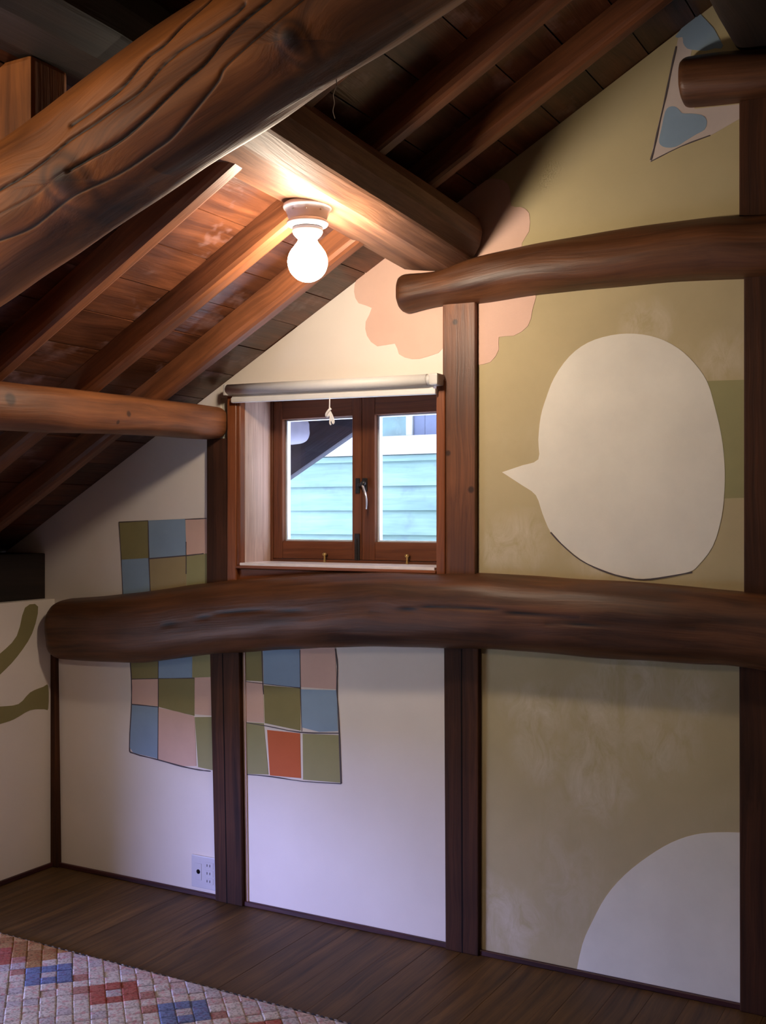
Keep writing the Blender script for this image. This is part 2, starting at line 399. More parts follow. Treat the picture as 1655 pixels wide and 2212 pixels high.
M['nb_glass'] = plain('neighbour_glass_reflection', (0.035, 0.085, 0.08), 0.1, var=0.5, scale=9)  # teal mottling paints in the foliage mirrored by the pane
M['nb_curtain'] = plain('neighbour_curtain', (0.06, 0.072, 0.11), 0.8, var=0.3, scale=6)
M['barge'] = wood('hazed_barge_board', (0.018, 0.016, 0.028), (0.05, 0.043, 0.075), rough=0.6)  # bluish haze of the window glass mixed into the wood colour
M['log_end'] = plain('daylit_log_end', (0.19, 0.175, 0.23), 0.6, var=0.25, scale=8)  # same log as indoors; the daylight on it is painted as pale lavender
M['rug_edge'] = plain('rug_cord', (0.30, 0.28, 0.32), 0.9, var=0.5, scale=70)
M['rug_cord_dark'] = plain('rug_cord_dark', (0.03, 0.03, 0.05), 0.9)
M['rug_base'] = plain('rug_backing', (0.10, 0.08, 0.11), 0.95)
M['thread'] = plain('dusty_thread', (0.40, 0.30, 0.24), 0.9)
RUGC = {'white': (0.56, 0.50, 0.50), 'pinkish': (0.50, 0.39, 0.40), 'lilac': (0.46, 0.41, 0.46), 'blue': (0.16, 0.20, 0.38), 'red': (0.36, 0.12, 0.10),
        'rose': (0.38, 0.20, 0.18), 'brown': (0.30, 0.155, 0.07), 'ochre': (0.36, 0.21, 0.10)}


def rug_mat(name, c):
    m, nt, b = new_mat(name)
    tc = N(nt, 'ShaderNodeNewGeometry')
    n = N(nt, 'ShaderNodeTexNoise', i_Scale=140.0, i_Detail=3.0)
    nt.links.new(tc.outputs['Position'], n.inputs['Vector'])
    f = ramp(nt, n.outputs['Fac'], [(0.35, 0.55), (0.55, 1.0)])
    col = mix(nt, 1.0, c, f, 'MULTIPLY')
    n2 = N(nt, 'ShaderNodeTexNoise', i_Scale=75.0, i_Detail=1.0)
    nt.links.new(tc.outputs['Position'], n2.inputs['Vector'])
    f2 = ramp(nt, n2.outputs['Fac'], [(0.56, 0.0), (0.64, 0.55)])
    col = mix(nt, f2, col, (c[0] * 0.9, c[1] * 0.45, c[2] * 0.5))
    nt.links.new(col, b.inputs['Base Color'])
    b.inputs['Roughness'].default_value = 0.95
    b.inputs['Specular IOR Level'].default_value = 0.1
    return m


for k, c in RUGC.items():
    M['rug_' + k] = rug_mat('rug_' + k, c)

# ------------------------------------------------------------------ object helpers
WORLD = {}


def tag(o, label=None, cat=None, group=None, kind=None):
    if label:
        o['label'] = label
    if cat:
        o['category'] = cat
    if group:
        o['group'] = group
    if kind:
        o['kind'] = kind
    return o


def empty(name, loc, parent=None):
    o = bpy.data.objects.new(name, None)
    o.empty_display_size = 0.05
    COL.objects.link(o)
    loc = Vector(loc)
    pw = WORLD[parent.name] if parent else Vector((0, 0, 0))
    o.location = loc - pw
    if parent:
        o.parent = parent
    WORLD[o.name] = loc
    return o


def link(name, me, loc, parent=None):
    o = bpy.data.objects.new(name, me)
    COL.objects.link(o)
    loc = Vector(loc)
    pw = WORLD[parent.name] if parent else Vector((0, 0, 0))
    o.location = loc - pw
    if parent:
        o.parent = parent
    WORLD[o.name] = loc
    return o


def finish(name, bm, mat, parent=None, axis=None, smooth=False, grain=None, origin=None):
    """bmesh in world coordinates -> object with its origin at the middle of its base"""
    bmesh.ops.recalc_face_normals(bm, faces=bm.faces)
    co = np.array([v.co[:] for v in bm.verts])
    lo, hi = co.min(0), co.max(0)
    org = Vector(((lo[0] + hi[0]) / 2, (lo[1] + hi[1]) / 2, lo[2])) if origin is None else Vector(origin)
    me = bpy.data.meshes.new(name)
    if grain is None:
        ax = axis if axis is not None else np.eye(3)[int(np.argmax(hi - lo))]
        ax = np.array(ax, float)
        ax /= np.linalg.norm(ax)
        up = np.array((0, 0, 1.0)) if abs(ax[2]) < 0.9 else np.array((0, 1.0, 0))
        b1 = np.cross(up, ax)
        b1 /= np.linalg.norm(b1)
        b2 = np.cross(ax, b1)
        rel = co - co.mean(0)
        grain = np.stack([rel @ ax, rel @ b1, rel @ b2], 1)
    for v in bm.verts:
        v.co -= org
    if smooth:
        for f in bm.faces:
            f.smooth = True
    bm.to_mesh(me)
    bm.free()
    a = me.attributes.new('grain', 'FLOAT_VECTOR', 'POINT')
    a.data.foreach_set('vector', np.asarray(grain, dtype=np.float32).ravel())
    me.materials.append(mat)
    return link(name, me, org, parent)


def box_bm(bm, lo, hi, bevel=0.0, seg=1):
    c = [Vector((lo[0] if i & 1 == 0 else hi[0], lo[1] if i & 2 == 0 else hi[1], lo[2] if i & 4 == 0 else hi[2])) for i in range(8)]
    return hexa_bm(bm, c, bevel, seg)


def hexa_bm(bm, c, bevel=0.0, seg=1):
    v = [bm.verts.new(p) for p in c]
    fs = [bm.faces.new([v[i] for i in q]) for q in ((0, 2, 3, 1), (4, 5, 7, 6), (0, 1, 5, 4), (2, 6, 7, 3), (0, 4, 6, 2), (1, 3, 7, 5))]
    if bevel > 0:
        es = list({e for f in fs for e in f.edges})
        bmesh.ops.bevel(bm, geom=es, offset=bevel, segments=seg, affect='EDGES', profile=0.6)
    return bm


def box(name, lo, hi, mat, parent=None, bevel=0.003, seg=1, axis=None):
    return finish(name, box_bm(bmesh.new(), lo, hi, bevel, seg), mat, parent, axis)


def bar_bm(bm, p0, p1, wv, hv, bevel=0.0, seg=1):
    """box from p0 to p1 with half width vector wv and half height vector hv"""
    p0, p1, wv, hv = map(Vector, (p0, p1, wv, hv))
    c = []
    for i in range(8):
        c.append((p0 if i & 1 == 0 else p1) + (wv if i & 2 else -wv) + (hv if i & 4 else -hv))
    return hexa_bm(bm, c, bevel, seg)


def poly_slab(name, pts, y0, y1, mat, parent=None, plane='y'):
    """outline in (x,z) extruded from y0 (back) to y1 (front); plane 'x' takes (y,z) and extrudes along x"""
    bm = bmesh.new()
    f3 = (lambda p, d: (p[0], d, p[1])) if plane == 'y' else (lambda p, d: (d, p[0], p[1]))
    a = [bm.verts.new(f3(p, y1)) for p in pts]
    b = [bm.verts.new(f3(p, y0)) for p in pts]
    f = bm.faces.new(a)
    n = len(pts)
    for i in range(n):
        bm.faces.new((a[i], a[(i + 1) % n], b[(i + 1) % n], b[i]))
    bm.normal_update()
    bmesh.ops.triangulate(bm, faces=[f])
    return finish(name, bm, mat, parent)


def catmull(P, sub, closed=False):
    P = [np.array(p, float) for p in P]
    n = len(P)
    out = []
    rng = range(n if closed else n - 1)
    for i in rng:
        g = (lambda k: P[k % n]) if closed else (lambda k: P[min(max(k, 0), n - 1)])
        p0, p1, p2, p3 = g(i - 1), g(i), g(i + 1), g(i + 2)
        for j in range(sub):
            t = j / sub
            out.append(0.5 * (2 * p1 + (p2 - p0) * t + (2 * p0 - 5 * p1 + 4 * p2 - p3) * t * t + (3 * p1 - p0 - 3 * p2 + p3) * t ** 3))
    if not closed:
        out.append(P[-1])
    return out


def seg_dist(X, Z, line):
    d = np.full(X.shape, 1e9)
    for (x0, z0), (x1, z1) in zip(line[:-1], line[1:]):
        dx, dz = x1 - x0, z1 - z0
        t = np.clip(((X - x0) * dx + (Z - z0) * dz) / (dx * dx + dz * dz + 1e-12), 0, 1)
        d = np.minimum(d, np.hypot(X - x0 - t * dx, Z - z0 - t * dz))
    return d


def log_loft(name, st, yc, hy, mat, parent=None, axis='x', step=0.02, na=64, p=2.6, bumpy=0.004, cracks=(), knots=(), ends=(0.02, 0.02),
             front_dense=False, seed=0, dense=None):
    """natural log along x (or y). st = [(s, zc, hz)] stations; cracks=[(half width, strength, polyline in (s,z))] cut into the camera side"""
    S = np.array([q[0] for q in st])
    order = np.argsort(S)
    A = np.array(st)[order]
    fine = np.array(catmull(A, 12))
    L = fine[-1, 0] - fine[0, 0]
    n = max(8, int(L / step))
    s = np.linspace(fine[0, 0], fine[-1, 0], n + 1)
    if dense:
        s = np.unique(np.concatenate([s[(s < dense[0]) | (s > dense[1])], np.arange(dense[0], dense[1], dense[2])]))
    e0, e1 = ends
    extra = []
    for e, base, sg in ((e0, s[0], 1), (e1, s[-1], -1)):
        extra += [base + sg * e * k for k in (0.15, 0.4, 0.7)] if e else []
    s = np.unique(np.concatenate([s, extra]))
    zc = np.interp(s, fine[:, 0], fine[:, 1])
    hz = np.interp(s, fine[:, 0], fine[:, 2])
    hyv = np.full_like(s, hy) * (hz / hz.mean()) ** 0.5
    r = np.ones_like(s)
    for e, base in ((e0, s[0]), (e1, s[-1])):
        if e:
            t = np.clip(np.abs(s - base) / e, 0, 1)
            hm = float(hz.mean())
            r = np.minimum(r, 1 - (e / hm) * 0.6 * (1 - np.sqrt(1 - (1 - t) ** 2)))
    hz = hz * r
    hyv = hyv * r
    if front_dense:
        k = int(na * 0.72)
        th = np.concatenate([np.linspace(-math.pi * 1.06, 0.06 * math.pi, k, endpoint=False), np.linspace(0.06 * math.pi, 0.94 * math.pi, na - k, endpoint=False)])
    else:
        th = np.linspace(-math.pi, math.pi, na, endpoint=False)
    na = len(th)
    ca, sa = np.cos(th), np.sin(th)
    # angle 0 -> +z top, -pi/2 -> camera side (-y)
    uz = np.sign(ca) * np.abs(ca) ** (2 / p)
    uy = np.sign(sa) * np.abs(sa) ** (2 / p)
    Sg = np.repeat(s[:, None], na, 1)
    Yg = yc + hyv[:, None] * uy[None, :]
    Zg = zc[:, None] + hz[:, None] * uz[None, :]
    if bumpy:
        for i in range(len(s)):
            for j in range(0, na):
                q = noise.noise((s[i] * 2.1 + seed, uy[j] * 1.3, uz[j] * 1.3 + seed * 3.7)) + 0.5 * noise.noise((s[i] * 6.0 + seed, uy[j] * 2.5, uz[j] * 2.5))
                Yg[i, j] += uy[j] * q * bumpy
                Zg[i, j] += uz[j] * q * bumpy
    crack = np.zeros_like(Sg)
    front = (uy < 0.25)[None, :].astype(float)
    V2 = Zg - zc[:, None]
    for (w, k, line) in cracks:
        ln = catmull(line, 5)
        ln = [(q[0], q[1]) for q in ln]
        d = seg_dist(Sg, Zg, ln)
        g = np.exp(-(d / w) ** 2) * front * k
        Yg += g * w * 2.6
        crack = np.maximum(crack, np.clip(g * 1.5 - 0.1, 0, 1))
    warp = np.zeros_like(Sg)
    for (w, kx, kz) in knots:
        d = np.hypot(Sg - kx, Zg - kz)
        warp += np.sign(Zg - kz) * 0.05 * np.exp(-(d / (w * 3)) ** 2)
        Yg -= 0.008 * np.exp(-(d / (w * 1.3)) ** 2) * front
        crack = np.maximum(crack, 0.85 * np.exp(-(d / w) ** 4) * front)
        ring = 0.55 * np.exp(-((d - 1.5 * w) / (0.35 * w)) ** 2) * front
        crack = np.maximum(crack, ring)
    bm = bmesh.new()
    ns = len(s)
    mk = (lambda a, b, c: (a, b, c)) if axis == 'x' else (lambda a, b, c: (-b, a, c))
    vs = [[bm.verts.new(mk(Sg[i, j], Yg[i, j], Zg[i, j])) for j in range(na)] for i in range(ns)]
    for i in range(ns - 1):
        for j in range(na):
            k = (j + 1) % na
            bm.faces.new((vs[i][j], vs[i][k], vs[i + 1][k], vs[i + 1][j]))
    bm.faces.new(vs[0])
    bm.faces.new(vs[-1][::-1])
    grain = np.stack([Sg, V2 + warp + zc.mean() * 0, Yg - yc], 2).reshape(-1, 3)
    for f in bm.faces:
        f.smooth = len(f.verts) == 4
    o = finish(name, bm, mat, parent, grain=grain)
    a = o.data.attributes.new('crack', 'FLOAT', 'POINT')
    a.data.foreach_set('value', crack.astype(np.float32).ravel())
    return o


def tube(name, pts, r, mat, parent=None, n=8, sub=4, smooth=True):
    P = [Vector(q) for q in (catmull(pts, sub) if sub > 1 else pts)]
    bm = bmesh.new()
    rings = []
    for i, q in enumerate(P):
        t = (P[min(i + 1, len(P) - 1)] - P[max(i - 1, 0)]).normalized()
        u = t.cross(Vector((0, 1, 0.13))).normalized()
        w = t.cross(u)
        rr = r(i / (len(P) - 1)) if callable(r) else r
        rings.append([bm.verts.new(q + rr * (math.cos(a) * u + math.sin(a) * w)) for a in [2 * math.pi * k / n for k in range(n)]])
    for a, b in zip(rings[:-1], rings[1:]):
        for k in range(n):
            bm.faces.new((a[k], a[(k + 1) % n], b[(k + 1) % n], b[k]))
    bm.faces.new(rings[0])
    bm.faces.new(rings[-1][::-1])
    return finish(name, bm, mat, parent, smooth=smooth)


def lathe(name, prof, c, mat, parent=None, n=40, smooth=True, caps=(True, True), axis='z'):
    """prof = [(radius, height)] about a vertical (or y) axis through c"""
    bm = bmesh.new()
    rings = []
    for r, h in prof:
        ring = []
        for k in range(n):
            a = 2 * math.pi * k / n
            d = (r * math.cos(a), r * math.sin(a), h) if axis == 'z' else ((r * math.cos(a), h, r * math.sin(a)) if axis == 'y' else (h, r * math.cos(a), r * math.sin(a)))
            ring.append(bm.verts.new(Vector(c) + Vector(d)))
        rings.append(ring)
    for a, b in zip(rings[:-1], rings[1:]):
        for k in range(n):
            bm.faces.new((a[k], a[(k + 1) % n], b[(k + 1) % n], b[k]))
    if caps[0]:
        bm.faces.new(rings[0])
    if caps[1]:
        bm.faces.new(rings[-1][::-1])
    return finish(name, bm, mat, parent, smooth=smooth)


# ------------------------------------------------------------------ room shell
RX, BY = 2.25, -5.5          # right wall, front wall (behind the camera)
LX = -3.34                   # left wall

fl = empty('floor', (-0.5, -2.7, 0))
tag(fl, kind='structure')
x = -3.5
while x < RX + 0.1:
    dz = rnd.uniform(-0.0006, 0.0)
    box('floor_board', (x, BY, -0.02), (x + 0.1041, 0.0, dz), M['floor'], fl, 0.0006, axis=(0, 1, 0))
    x += 0.1045
box('subfloor', (-3.6, BY - 0.1, -0.06), (RX + 0.2, 0.15, -0.021), M['plate'], fl, 0)

wb = empty('wall_back', (-0.6, 0.1, 0))
tag(wb, 'gable end wall of plaster panels between brown posts, painted with murals', kind='structure')
bm = bmesh.new()
OPX0, OPX1, OPZ0, OPZ1 = -2.405, -1.595, 1.215, 1.868


def wall_piece(pts):
    a = [bm.verts.new((p[0], 0.005, p[1])) for p in pts]
    b = [bm.verts.new((p[0], 0.2, p[1])) for p in pts]
    n = len(pts)
    bm.faces.new(a)
    bm.faces.new(b[::-1])
    for i in range(n):
        bm.faces.new((a[i], a[(i + 1) % n], b[(i + 1) % n], b[i]))


wall_piece([(-3.75, 0), (OPX0, 0), (OPX0, roof(OPX0)), (-3.75, roof(-3.75))])
wall_piece([(OPX0, 0), (OPX1, 0), (OPX1, OPZ0), (OPX0, OPZ0)])
wall_piece([(OPX0, OPZ1), (OPX1, OPZ1), (OPX1, roof(OPX1)), (OPX0, roof(OPX0))])
wall_piece([(OPX1, 0), (RX, 0), (RX, roof(RX)), (RIDGE_X, roof(RIDGE_X)), (OPX1, roof(OPX1))])
finish('plaster_core', bm, M['base'], wb)


def panel(pts, mat):
    return poly_slab('plaster_panel', pts, 0.006, 0.0, M[mat], wb)


panel([(-3.7, 1.0), (-2.50, 1.0), (-2.50, roof(-2.50)), (-3.7, roof(-3.7))], 'white')
panel([(-2.499, 1.85), (-1.52, 1.85), (-1.52, roof(-1.52)), (-2.499, roof(-2.499))], 'white')
panel([(-1.519, 1.1), (-0.58, 1.1), (-0.58, 2.17), (-1.519, 2.17)], 'tan')
panel([(-1.519, 2.171), (-0.58, 2.171), (-0.58, roof(-0.58)), (-1.519, roof(-1.519))], 'tan_top')
panel([(-3.34, 0.0), (-2.45, 0.0), (-2.45, 0.999), (-3.34, 0.999)], 'white')
panel([(-2.449, 0.0), (-1.51, 0.0), (-1.51, 1.1), (-2.449, 1.1)], 'white')
panel([(-1.509, 0.0), (-0.58, 0.0), (-0.58, 1.099), (-1.509, 1.099)], 'tan')
panel([(-0.579, 0.0), (RX, 0.0), (RX, roof(RX)), (-0.579, roof(-0.579))], 'tan')

bm = bmesh.new()
bar_bm(bm, (-2.3775, 0.0, 0.0), (-2.3925, 0.0, 0.97), (0.0055, 0, 0), (0, 0.005, 0), 0.001)
o = finish('edge_strip', bm, M['reveal'], wb, axis=(0, 0, 1))
o['label'] = 'pale lath strip beside the post'
NICE = {'pink': 'pink', 'blue': 'pale blue', 'olive': 'olive brown', 'green': 'olive green', 'tan': 'tan', 'red': 'brick red', 'white': 'cream white', 'pale': 'pale grey pink'}
for kind, colr, pts in PAINT:
    if kind in ('painted_cloud', 'painted_bubble', 'painted_arch', 'painted_heart'):
        if kind == 'painted_bubble':
            pts = [pts[0]] + [tuple(q) for q in catmull(pts[1:], 3)]
        elif kind == 'painted_arch':
            pts = [tuple(q) for q in catmull(pts[:-1], 3)] + [pts[-1]]
        else:
            pts = [tuple(q) for q in catmull(pts, 2, True)]
    t = {'painted_patch': 0.0006, 'painted_triangle': 0.0006}.get(kind, 0.0013)
    o = poly_slab(kind, pts, 0.0, -t, M['p_' + colr], wb)
    o['label'] = NICE[colr] + ' ' + kind.replace('_', ' ') + ' on the plaster'
for w, line in LINES:
    ln = [np.array(q) for q in catmull(line, 3)]
    left, right = [], []
    for i, q in enumerate(ln):
        t = ln[min(i + 1, len(ln) - 1)] - ln[max(i - 1, 0)]
        t /= np.linalg.norm(t) + 1e-9
        nrm = np.array((-t[1], t[0]))
        ww = w * (0.9 + 0.9 * rnd.random()) * 0.5
        left.append(tuple(q + nrm * ww))
        right.append(tuple(q - nrm * ww))
    o = poly_slab('mural_outline', left + right[::-1], 0.0, -0.0019, M['pencil'], wb)

wl = empty('wall_left', (LX, -2.7, 0))
tag(wl, 'low cream side wall with olive painted strokes', kind='structure')
W2 = (-2.60, -1.12, 0.14, 0.74)
bm = bmesh.new()
for lo, hi in (((-3.47, BY, 0), (LX, W2[0], 1.08)), ((-3.47, W2[1], 0), (LX, 0.0, 1.08)), ((-3.47, W2[0], 0), (LX, W2[1], W2[2])), ((-3.47, W2[0], W2[3]), (LX, W2[1], 1.08))):
    box_bm(bm, lo, hi)
finish('plaster_core', bm, M['white'], wl)
for pts in STROKES:
    pts = [tuple(q) for q in catmull(pts, 3, True)]
    o = poly_slab('painted_stroke', pts, LX, LX + 0.0012, M['p_olive'], wl, 'x')
    o['label'] = 'olive brushed stroke on the side wall'
box('eave_light_block', (-3.85, BY, 1.0), (-3.64, 0.0, 1.33), M['plate'], wl, 0)  # unseen box added to close off outside light above the side wall

wr = empty('wall_right', (RX, -2.7, 0))
tag(wr, kind='structure')
box('plaster_core', (RX, BY, 0), (RX + 0.12, 0.0, 1.6), M['white'], wr, 0)
wf = empty('wall_front', (-0.5, BY, 0))
tag(wf, kind='structure')
bm = bmesh.new()


def front_piece(pts):
    a = [bm.verts.new((q[0], BY, q[1])) for q in pts]
    b = [bm.verts.new((q[0], BY - 0.12, q[1])) for q in pts]
    bm.faces.new(a)
    bm.faces.new(b[::-1])
    for i in range(len(pts)):
        k = (i + 1) % len(pts)
        bm.faces.new((a[i], a[k], b[k], b[i]))


front_piece([(-3.75, 0), (RX, 0), (RX, roof(RX)), (RIDGE_X, roof(RIDGE_X)), (-3.75, roof(-3.75))])
finish('plaster_core', bm, M['white'], wf)

# ceiling: sarking boards laid along the room, one object each
ce = empty('ceiling', (RIDGE_X, -2.4, roof(RIDGE_X)))
tag(ce, 'sloping roof of brown boards', kind='structure')
cosr = math.cos(math.atan(ROOF_B))
nrm = Vector((-ROOF_B, 0, 1)).normalized()
edges = [RIDGE_X + 0.004]
k = -3
while edges[-1] > -4.0:
    edges.append(-1.045 - 0.1395 * k)
    k += 1
for side in (0, 1):
    for xa, xb in zip(edges[:-1], edges[1:]):
        lift = rnd.uniform(0.0, 0.0025)
        a0, b0 = xa - 0.0016, xb + 0.0016
        c = []
        for i in range(8):
            xx = a0 if i & 1 == 0 else b0
            yy = BY if i & 2 == 0 else 0.66
            q = Vector((xx, yy, roof(xx))) + nrm * (lift + (0.016 if i & 4 else 0.0))
            if side:
                q.x = 2 * RIDGE_X - q.x
            c.append(q)
        if side and xb < -3.5:
            continue
        finish('ceiling_board', hexa_bm(bmesh.new(), c, 0.0), M['board'], ce, axis=(0, 1, 0))
bm = bmesh.new()
for sgn in (0, 1):
    q = []
    for i in range(8):
        xx = RIDGE_X if i & 1 == 0 else -4.0
        yy = BY if i & 2 == 0 else 0.66
        z = roof(xx) + (0.045 if i & 4 else 0.024)
        q.append(Vector((xx if not sgn else 2 * RIDGE_X - xx, yy, z)))
    hexa_bm(bm, q)
finish('roof_deck', bm, M['plate'], ce)

# skirting strips
tag(box('baseboard_back', (LX, -0.012, 0.0), (RX, 0.0, 0.017), M['skirting'], None, 0.002), 'thin dark red strip along the foot of the gable wall', kind='structure')
tag(box('baseboard_left', (LX, BY, 0.0), (LX + 0.012, -0.012, 0.017), M['skirting'], None, 0.002), 'thin dark strip along the foot of the low side wall', kind='structure')


# ------------------------------------------------------------------ window 1
w1 = empty('window_1', (-2.0, 0.1, 1.233))
tag(w1, 'small two-sash wooden window set deep in the gable wall', kind='structure')
box('casing', (-2.449, -0.03, 1.05), (-2.408, 0.004, 1.86), M['casing'], w1, 0.003)
box('casing', (-2.408, -0.027, 1.236), (-2.392, 0.004, 1.856), M['casing'], w1, 0.003)
box('casing', (-1.600, -0.03, 1.10), (-1.568, 0.004, 1.86), M['casing'], w1, 0.003)
box('apron', (-2.408, -0.012, 1.02), (-1.600, 0.004, 1.225), M['casing'], w1, 0.002)
box('reveal', (-2.408, 0.004, 1.236), (-2.392, 0.165, 1.862), M['reveal'], w1, 0.001, axis=(0, 0, 1))
box('reveal', (-1.606, 0.004, 1.236), (-1.592, 0.165, 1.862), M['reveal'], w1, 0.001, axis=(0, 0, 1))
box('reveal', (-2.408, 0.004, 1.852), (-1.592, 0.165, 1.868), M['reveal'], w1, 0.001)
box('sill', (-2.408, -0.034, 1.226), (-1.600, 0.165, 1.2365), M['casing'], w1, 0.002)
box('sill_board', (-2.392, -0.030, 1.2365), (-1.606, 0.165, 1.2465), M['sill'], w1, 0.001)
# outer frame
for lo, hi in (((-2.415, 0.165, 1.22), (-2.383, 0.215, 1.875)), ((-1.615, 0.165, 1.22), (-1.585, 0.215, 1.875)), ((-2.383, 0.165, 1.848), (-1.615, 0.215, 1.875)), ((-2.383, 0.165, 1.22), (-1.615, 0.215, 1.255))):
    box('window_frame', lo, hi, M['sash'], w1, 0.002)


def sash(x0, x1, gx0, gx1):
    s = empty('sash', ((x0 + x1) / 2, 0.185, 1.256), w1)
    g0, g1 = 1.322, 1.778
    box('stile', (x0, 0.17, 1.256), (gx0, 0.205, 1.847), M['sash'], s, 0.002)
    box('stile', (gx1, 0.17, 1.256), (x1, 0.205, 1.847), M['sash'], s, 0.002)
    box('rail', (gx0, 0.172, g1), (gx1, 0.205, 1.847), M['sash'], s, 0.002)
    box('rail', (gx0, 0.172, 1.256), (gx1, 0.205, g0), M['sash'], s, 0.002)
    bw = 0.009
    for lo, hi in (((gx0, 0.192, g0), (gx0 + bw, 0.214, g1)), ((gx1 - bw, 0.192, g0), (gx1, 0.214, g1)), ((gx0 + bw, 0.192, g0), (gx1 - bw, 0.214, g0 + 0.006)), ((gx0 + bw, 0.192, g1 - 0.006), (gx1 - bw, 0.214, g1))):
        o = box('skylit_bead', lo, hi, M['bead'], s, 0.001)
        o['label'] = 'bead round the pane, skylight put into its pale colour'
    box('pane', (gx0 + 0.001, 0.188, g0 + 0.001), (gx1 - 0.001, 0.191, g1 - 0.001), M['glass'], s, 0)
    return s


sl = sash(-2.383, -1.998, -2.342, -2.037)
sr = sash(-1.996, -1.615, -1.944, -1.652)
# casement fastener on the meeting stiles
box('keeper_plate', (-2.021, 0.163, 1.497), (-2.003, 0.171, 1.552), M['iron'], sl, 0.002)
box('fastener_plate', (-1.992, 0.163, 1.503), (-1.972, 0.171, 1.552), M['iron'], sr, 0.002)
lathe('fastener_pivot', [(0.001, -0.004), (0.009, -0.002), (0.010, 0.004), (0.008, 0.012)], (-1.981, 0.150, 1.532), M['iron'], sr, 16, axis='y')
box('fastener_tongue', (-2.008, 0.155, 1.522), (-1.984, 0.162, 1.532), M['iron'], sr, 0.002)
o = tube('fastener_handle', [(-1.983, 0.152, 1.526), (-1.976, 0.148, 1.512), (-1.966, 0.142, 1.495), (-1.961, 0.140, 1.476), (-1.961, 0.141, 1.457), (-1.963, 0.143, 1.440)],
         lambda t: 0.0048 - 0.0018 * t, M['steel'], sr, 10)
o['label'] = 'curved worn steel lever handle'
box('bolt_plate', (-2.024, 0.162, 1.256), (-2.003, 0.170, 1.352), M['iron'], sl, 0.002)
box('bolt_rod', (-2.017, 0.156, 1.256), (-2.010, 0.163, 1.335), M['iron'], sl, 0.002)
for xx, pr in ((-2.147, sl), (-1.806, sr)):
    b = lathe('sash_screw', [(0.003, -0.006), (0.005, -0.004), (0.0045, 0.0), (0.0035, 0.006), (0.0035, 0.016), (0.008, 0.018), (0.009, 0.024), (0.004, 0.028)], (xx, 0.158, 1.2535), M['brass'], pr, 12)
    b['label'] = 'small brass sash screw'
    box('screw_bracket', (xx - 0.006, 0.156, 1.268), (xx + 0.006, 0.171, 1.276), M['iron'], pr, 0.001)

# window 2: low side window in the left wall, out of the picture to the left
w2 = empty('window_2', (-3.4, -1.86, W2[2]))
tag(w2, 'low window in the side wall', kind='structure')
for lo, hi in (((-3.43, W2[0], W2[2]), (-3.38, W2[0] + 0.04, W2[3])), ((-3.43, W2[1] - 0.04, W2[2]), (-3.38, W2[1], W2[3])), ((-3.43, W2[0] + 0.04, W2[2]), (-3.38, W2[1] - 0.04, W2[2] + 0.03)), ((-3.43, W2[0] + 0.04, W2[3] - 0.03), (-3.38, W2[1] - 0.04, W2[3]))):
    box('window_frame', lo, hi, M['sash'], w2, 0.002)
box('pane', (-3.405, W2[0] + 0.04, W2[2] + 0.03), (-3.402, W2[1] - 0.04, W2[3] - 0.03), M['glass'], w2, 0)

# ------------------------------------------------------------------ timbers against the gable wall


def post(label, x0, x1, z0, z1, mat='post', front=-0.022, x0b=None, x1b=None, groove=None):
    """squared post; x0b/x1b give the foot when it leans; groove = x of a relief cut down its face"""
    x0b = x0 if x0b is None else x0b
    x1b = x1 if x1b is None else x1b
    bm = bmesh.new()
    back = 0.055

    def slab(a0, a1, b0, b1, fr):
        c = [Vector(((b0 if not i & 1 else b1) if not i & 4 else (a0 if not i & 1 else a1), fr if not i & 2 else back, z0 if not i & 4 else z1)) for i in range(8)]
        hexa_bm(bm, c, 0.004, 2)
    slab(x0, x1, x0b, x1b, front)
    o = finish('post', bm, M[mat], axis=(0, 0, 1))
    if groove is not None:
        g = x0 + (x1 - x0) * groove
        gb = x0b + (x1b - x0b) * groove
        bm = bmesh.new()
        c = [Vector(((gb - .0022 if not i & 1 else gb + .0022) if not i & 4 else (g - .0022 if not i & 1 else g + .0022), front - 0.0004 if not i & 2 else front + 0.004, z0 + .001 if not i & 4 else z1 - .001)) for i in range(8)]
        hexa_bm(bm, c)
        finish('relief_cut', bm, M['slot'], o)
    return tag(o, label, 'post')


post('dark upper post at the left side of the small window', -2.548, -2.450, 1.075, 1.70, 'post_dark')
post('reddish brown upper post at the right side of the small window, below the log end', -1.580, -1.464, 1.13, 2.12, 'post')
post('dark lower post with a central groove, beside the wall outlet', -2.535, -2.401, 0.0, 0.96, 'post_dark', x0b=-2.508, x1b=-2.386, groove=0.44)
post('dark lower post between the white panel and the mottled tan panel', -1.576, -1.453, 0.0, 1.02, 'post_dark', x0b=-1.570, x1b=-1.453, groove=0.52)
post('brown post at the right edge beside the cream speech bubble', -0.627, -0.505, 1.16, 2.12, 'post_dark')
post('dark lower post at the right edge beside the white arch', -0.640, -0.518, 0.0, 1.02, 'post_dark', x0b=-0.638)
post('dark top post at the right edge under the short stub log', -0.640, -0.520, 2.24, 2.60, 'post_dark')
post('slim dark corner post where the side wall meets the gable wall', -3.357, -3.319, 0.0, 0.90, 'post_dark', x0b=-3.345, x1b=-3.302)

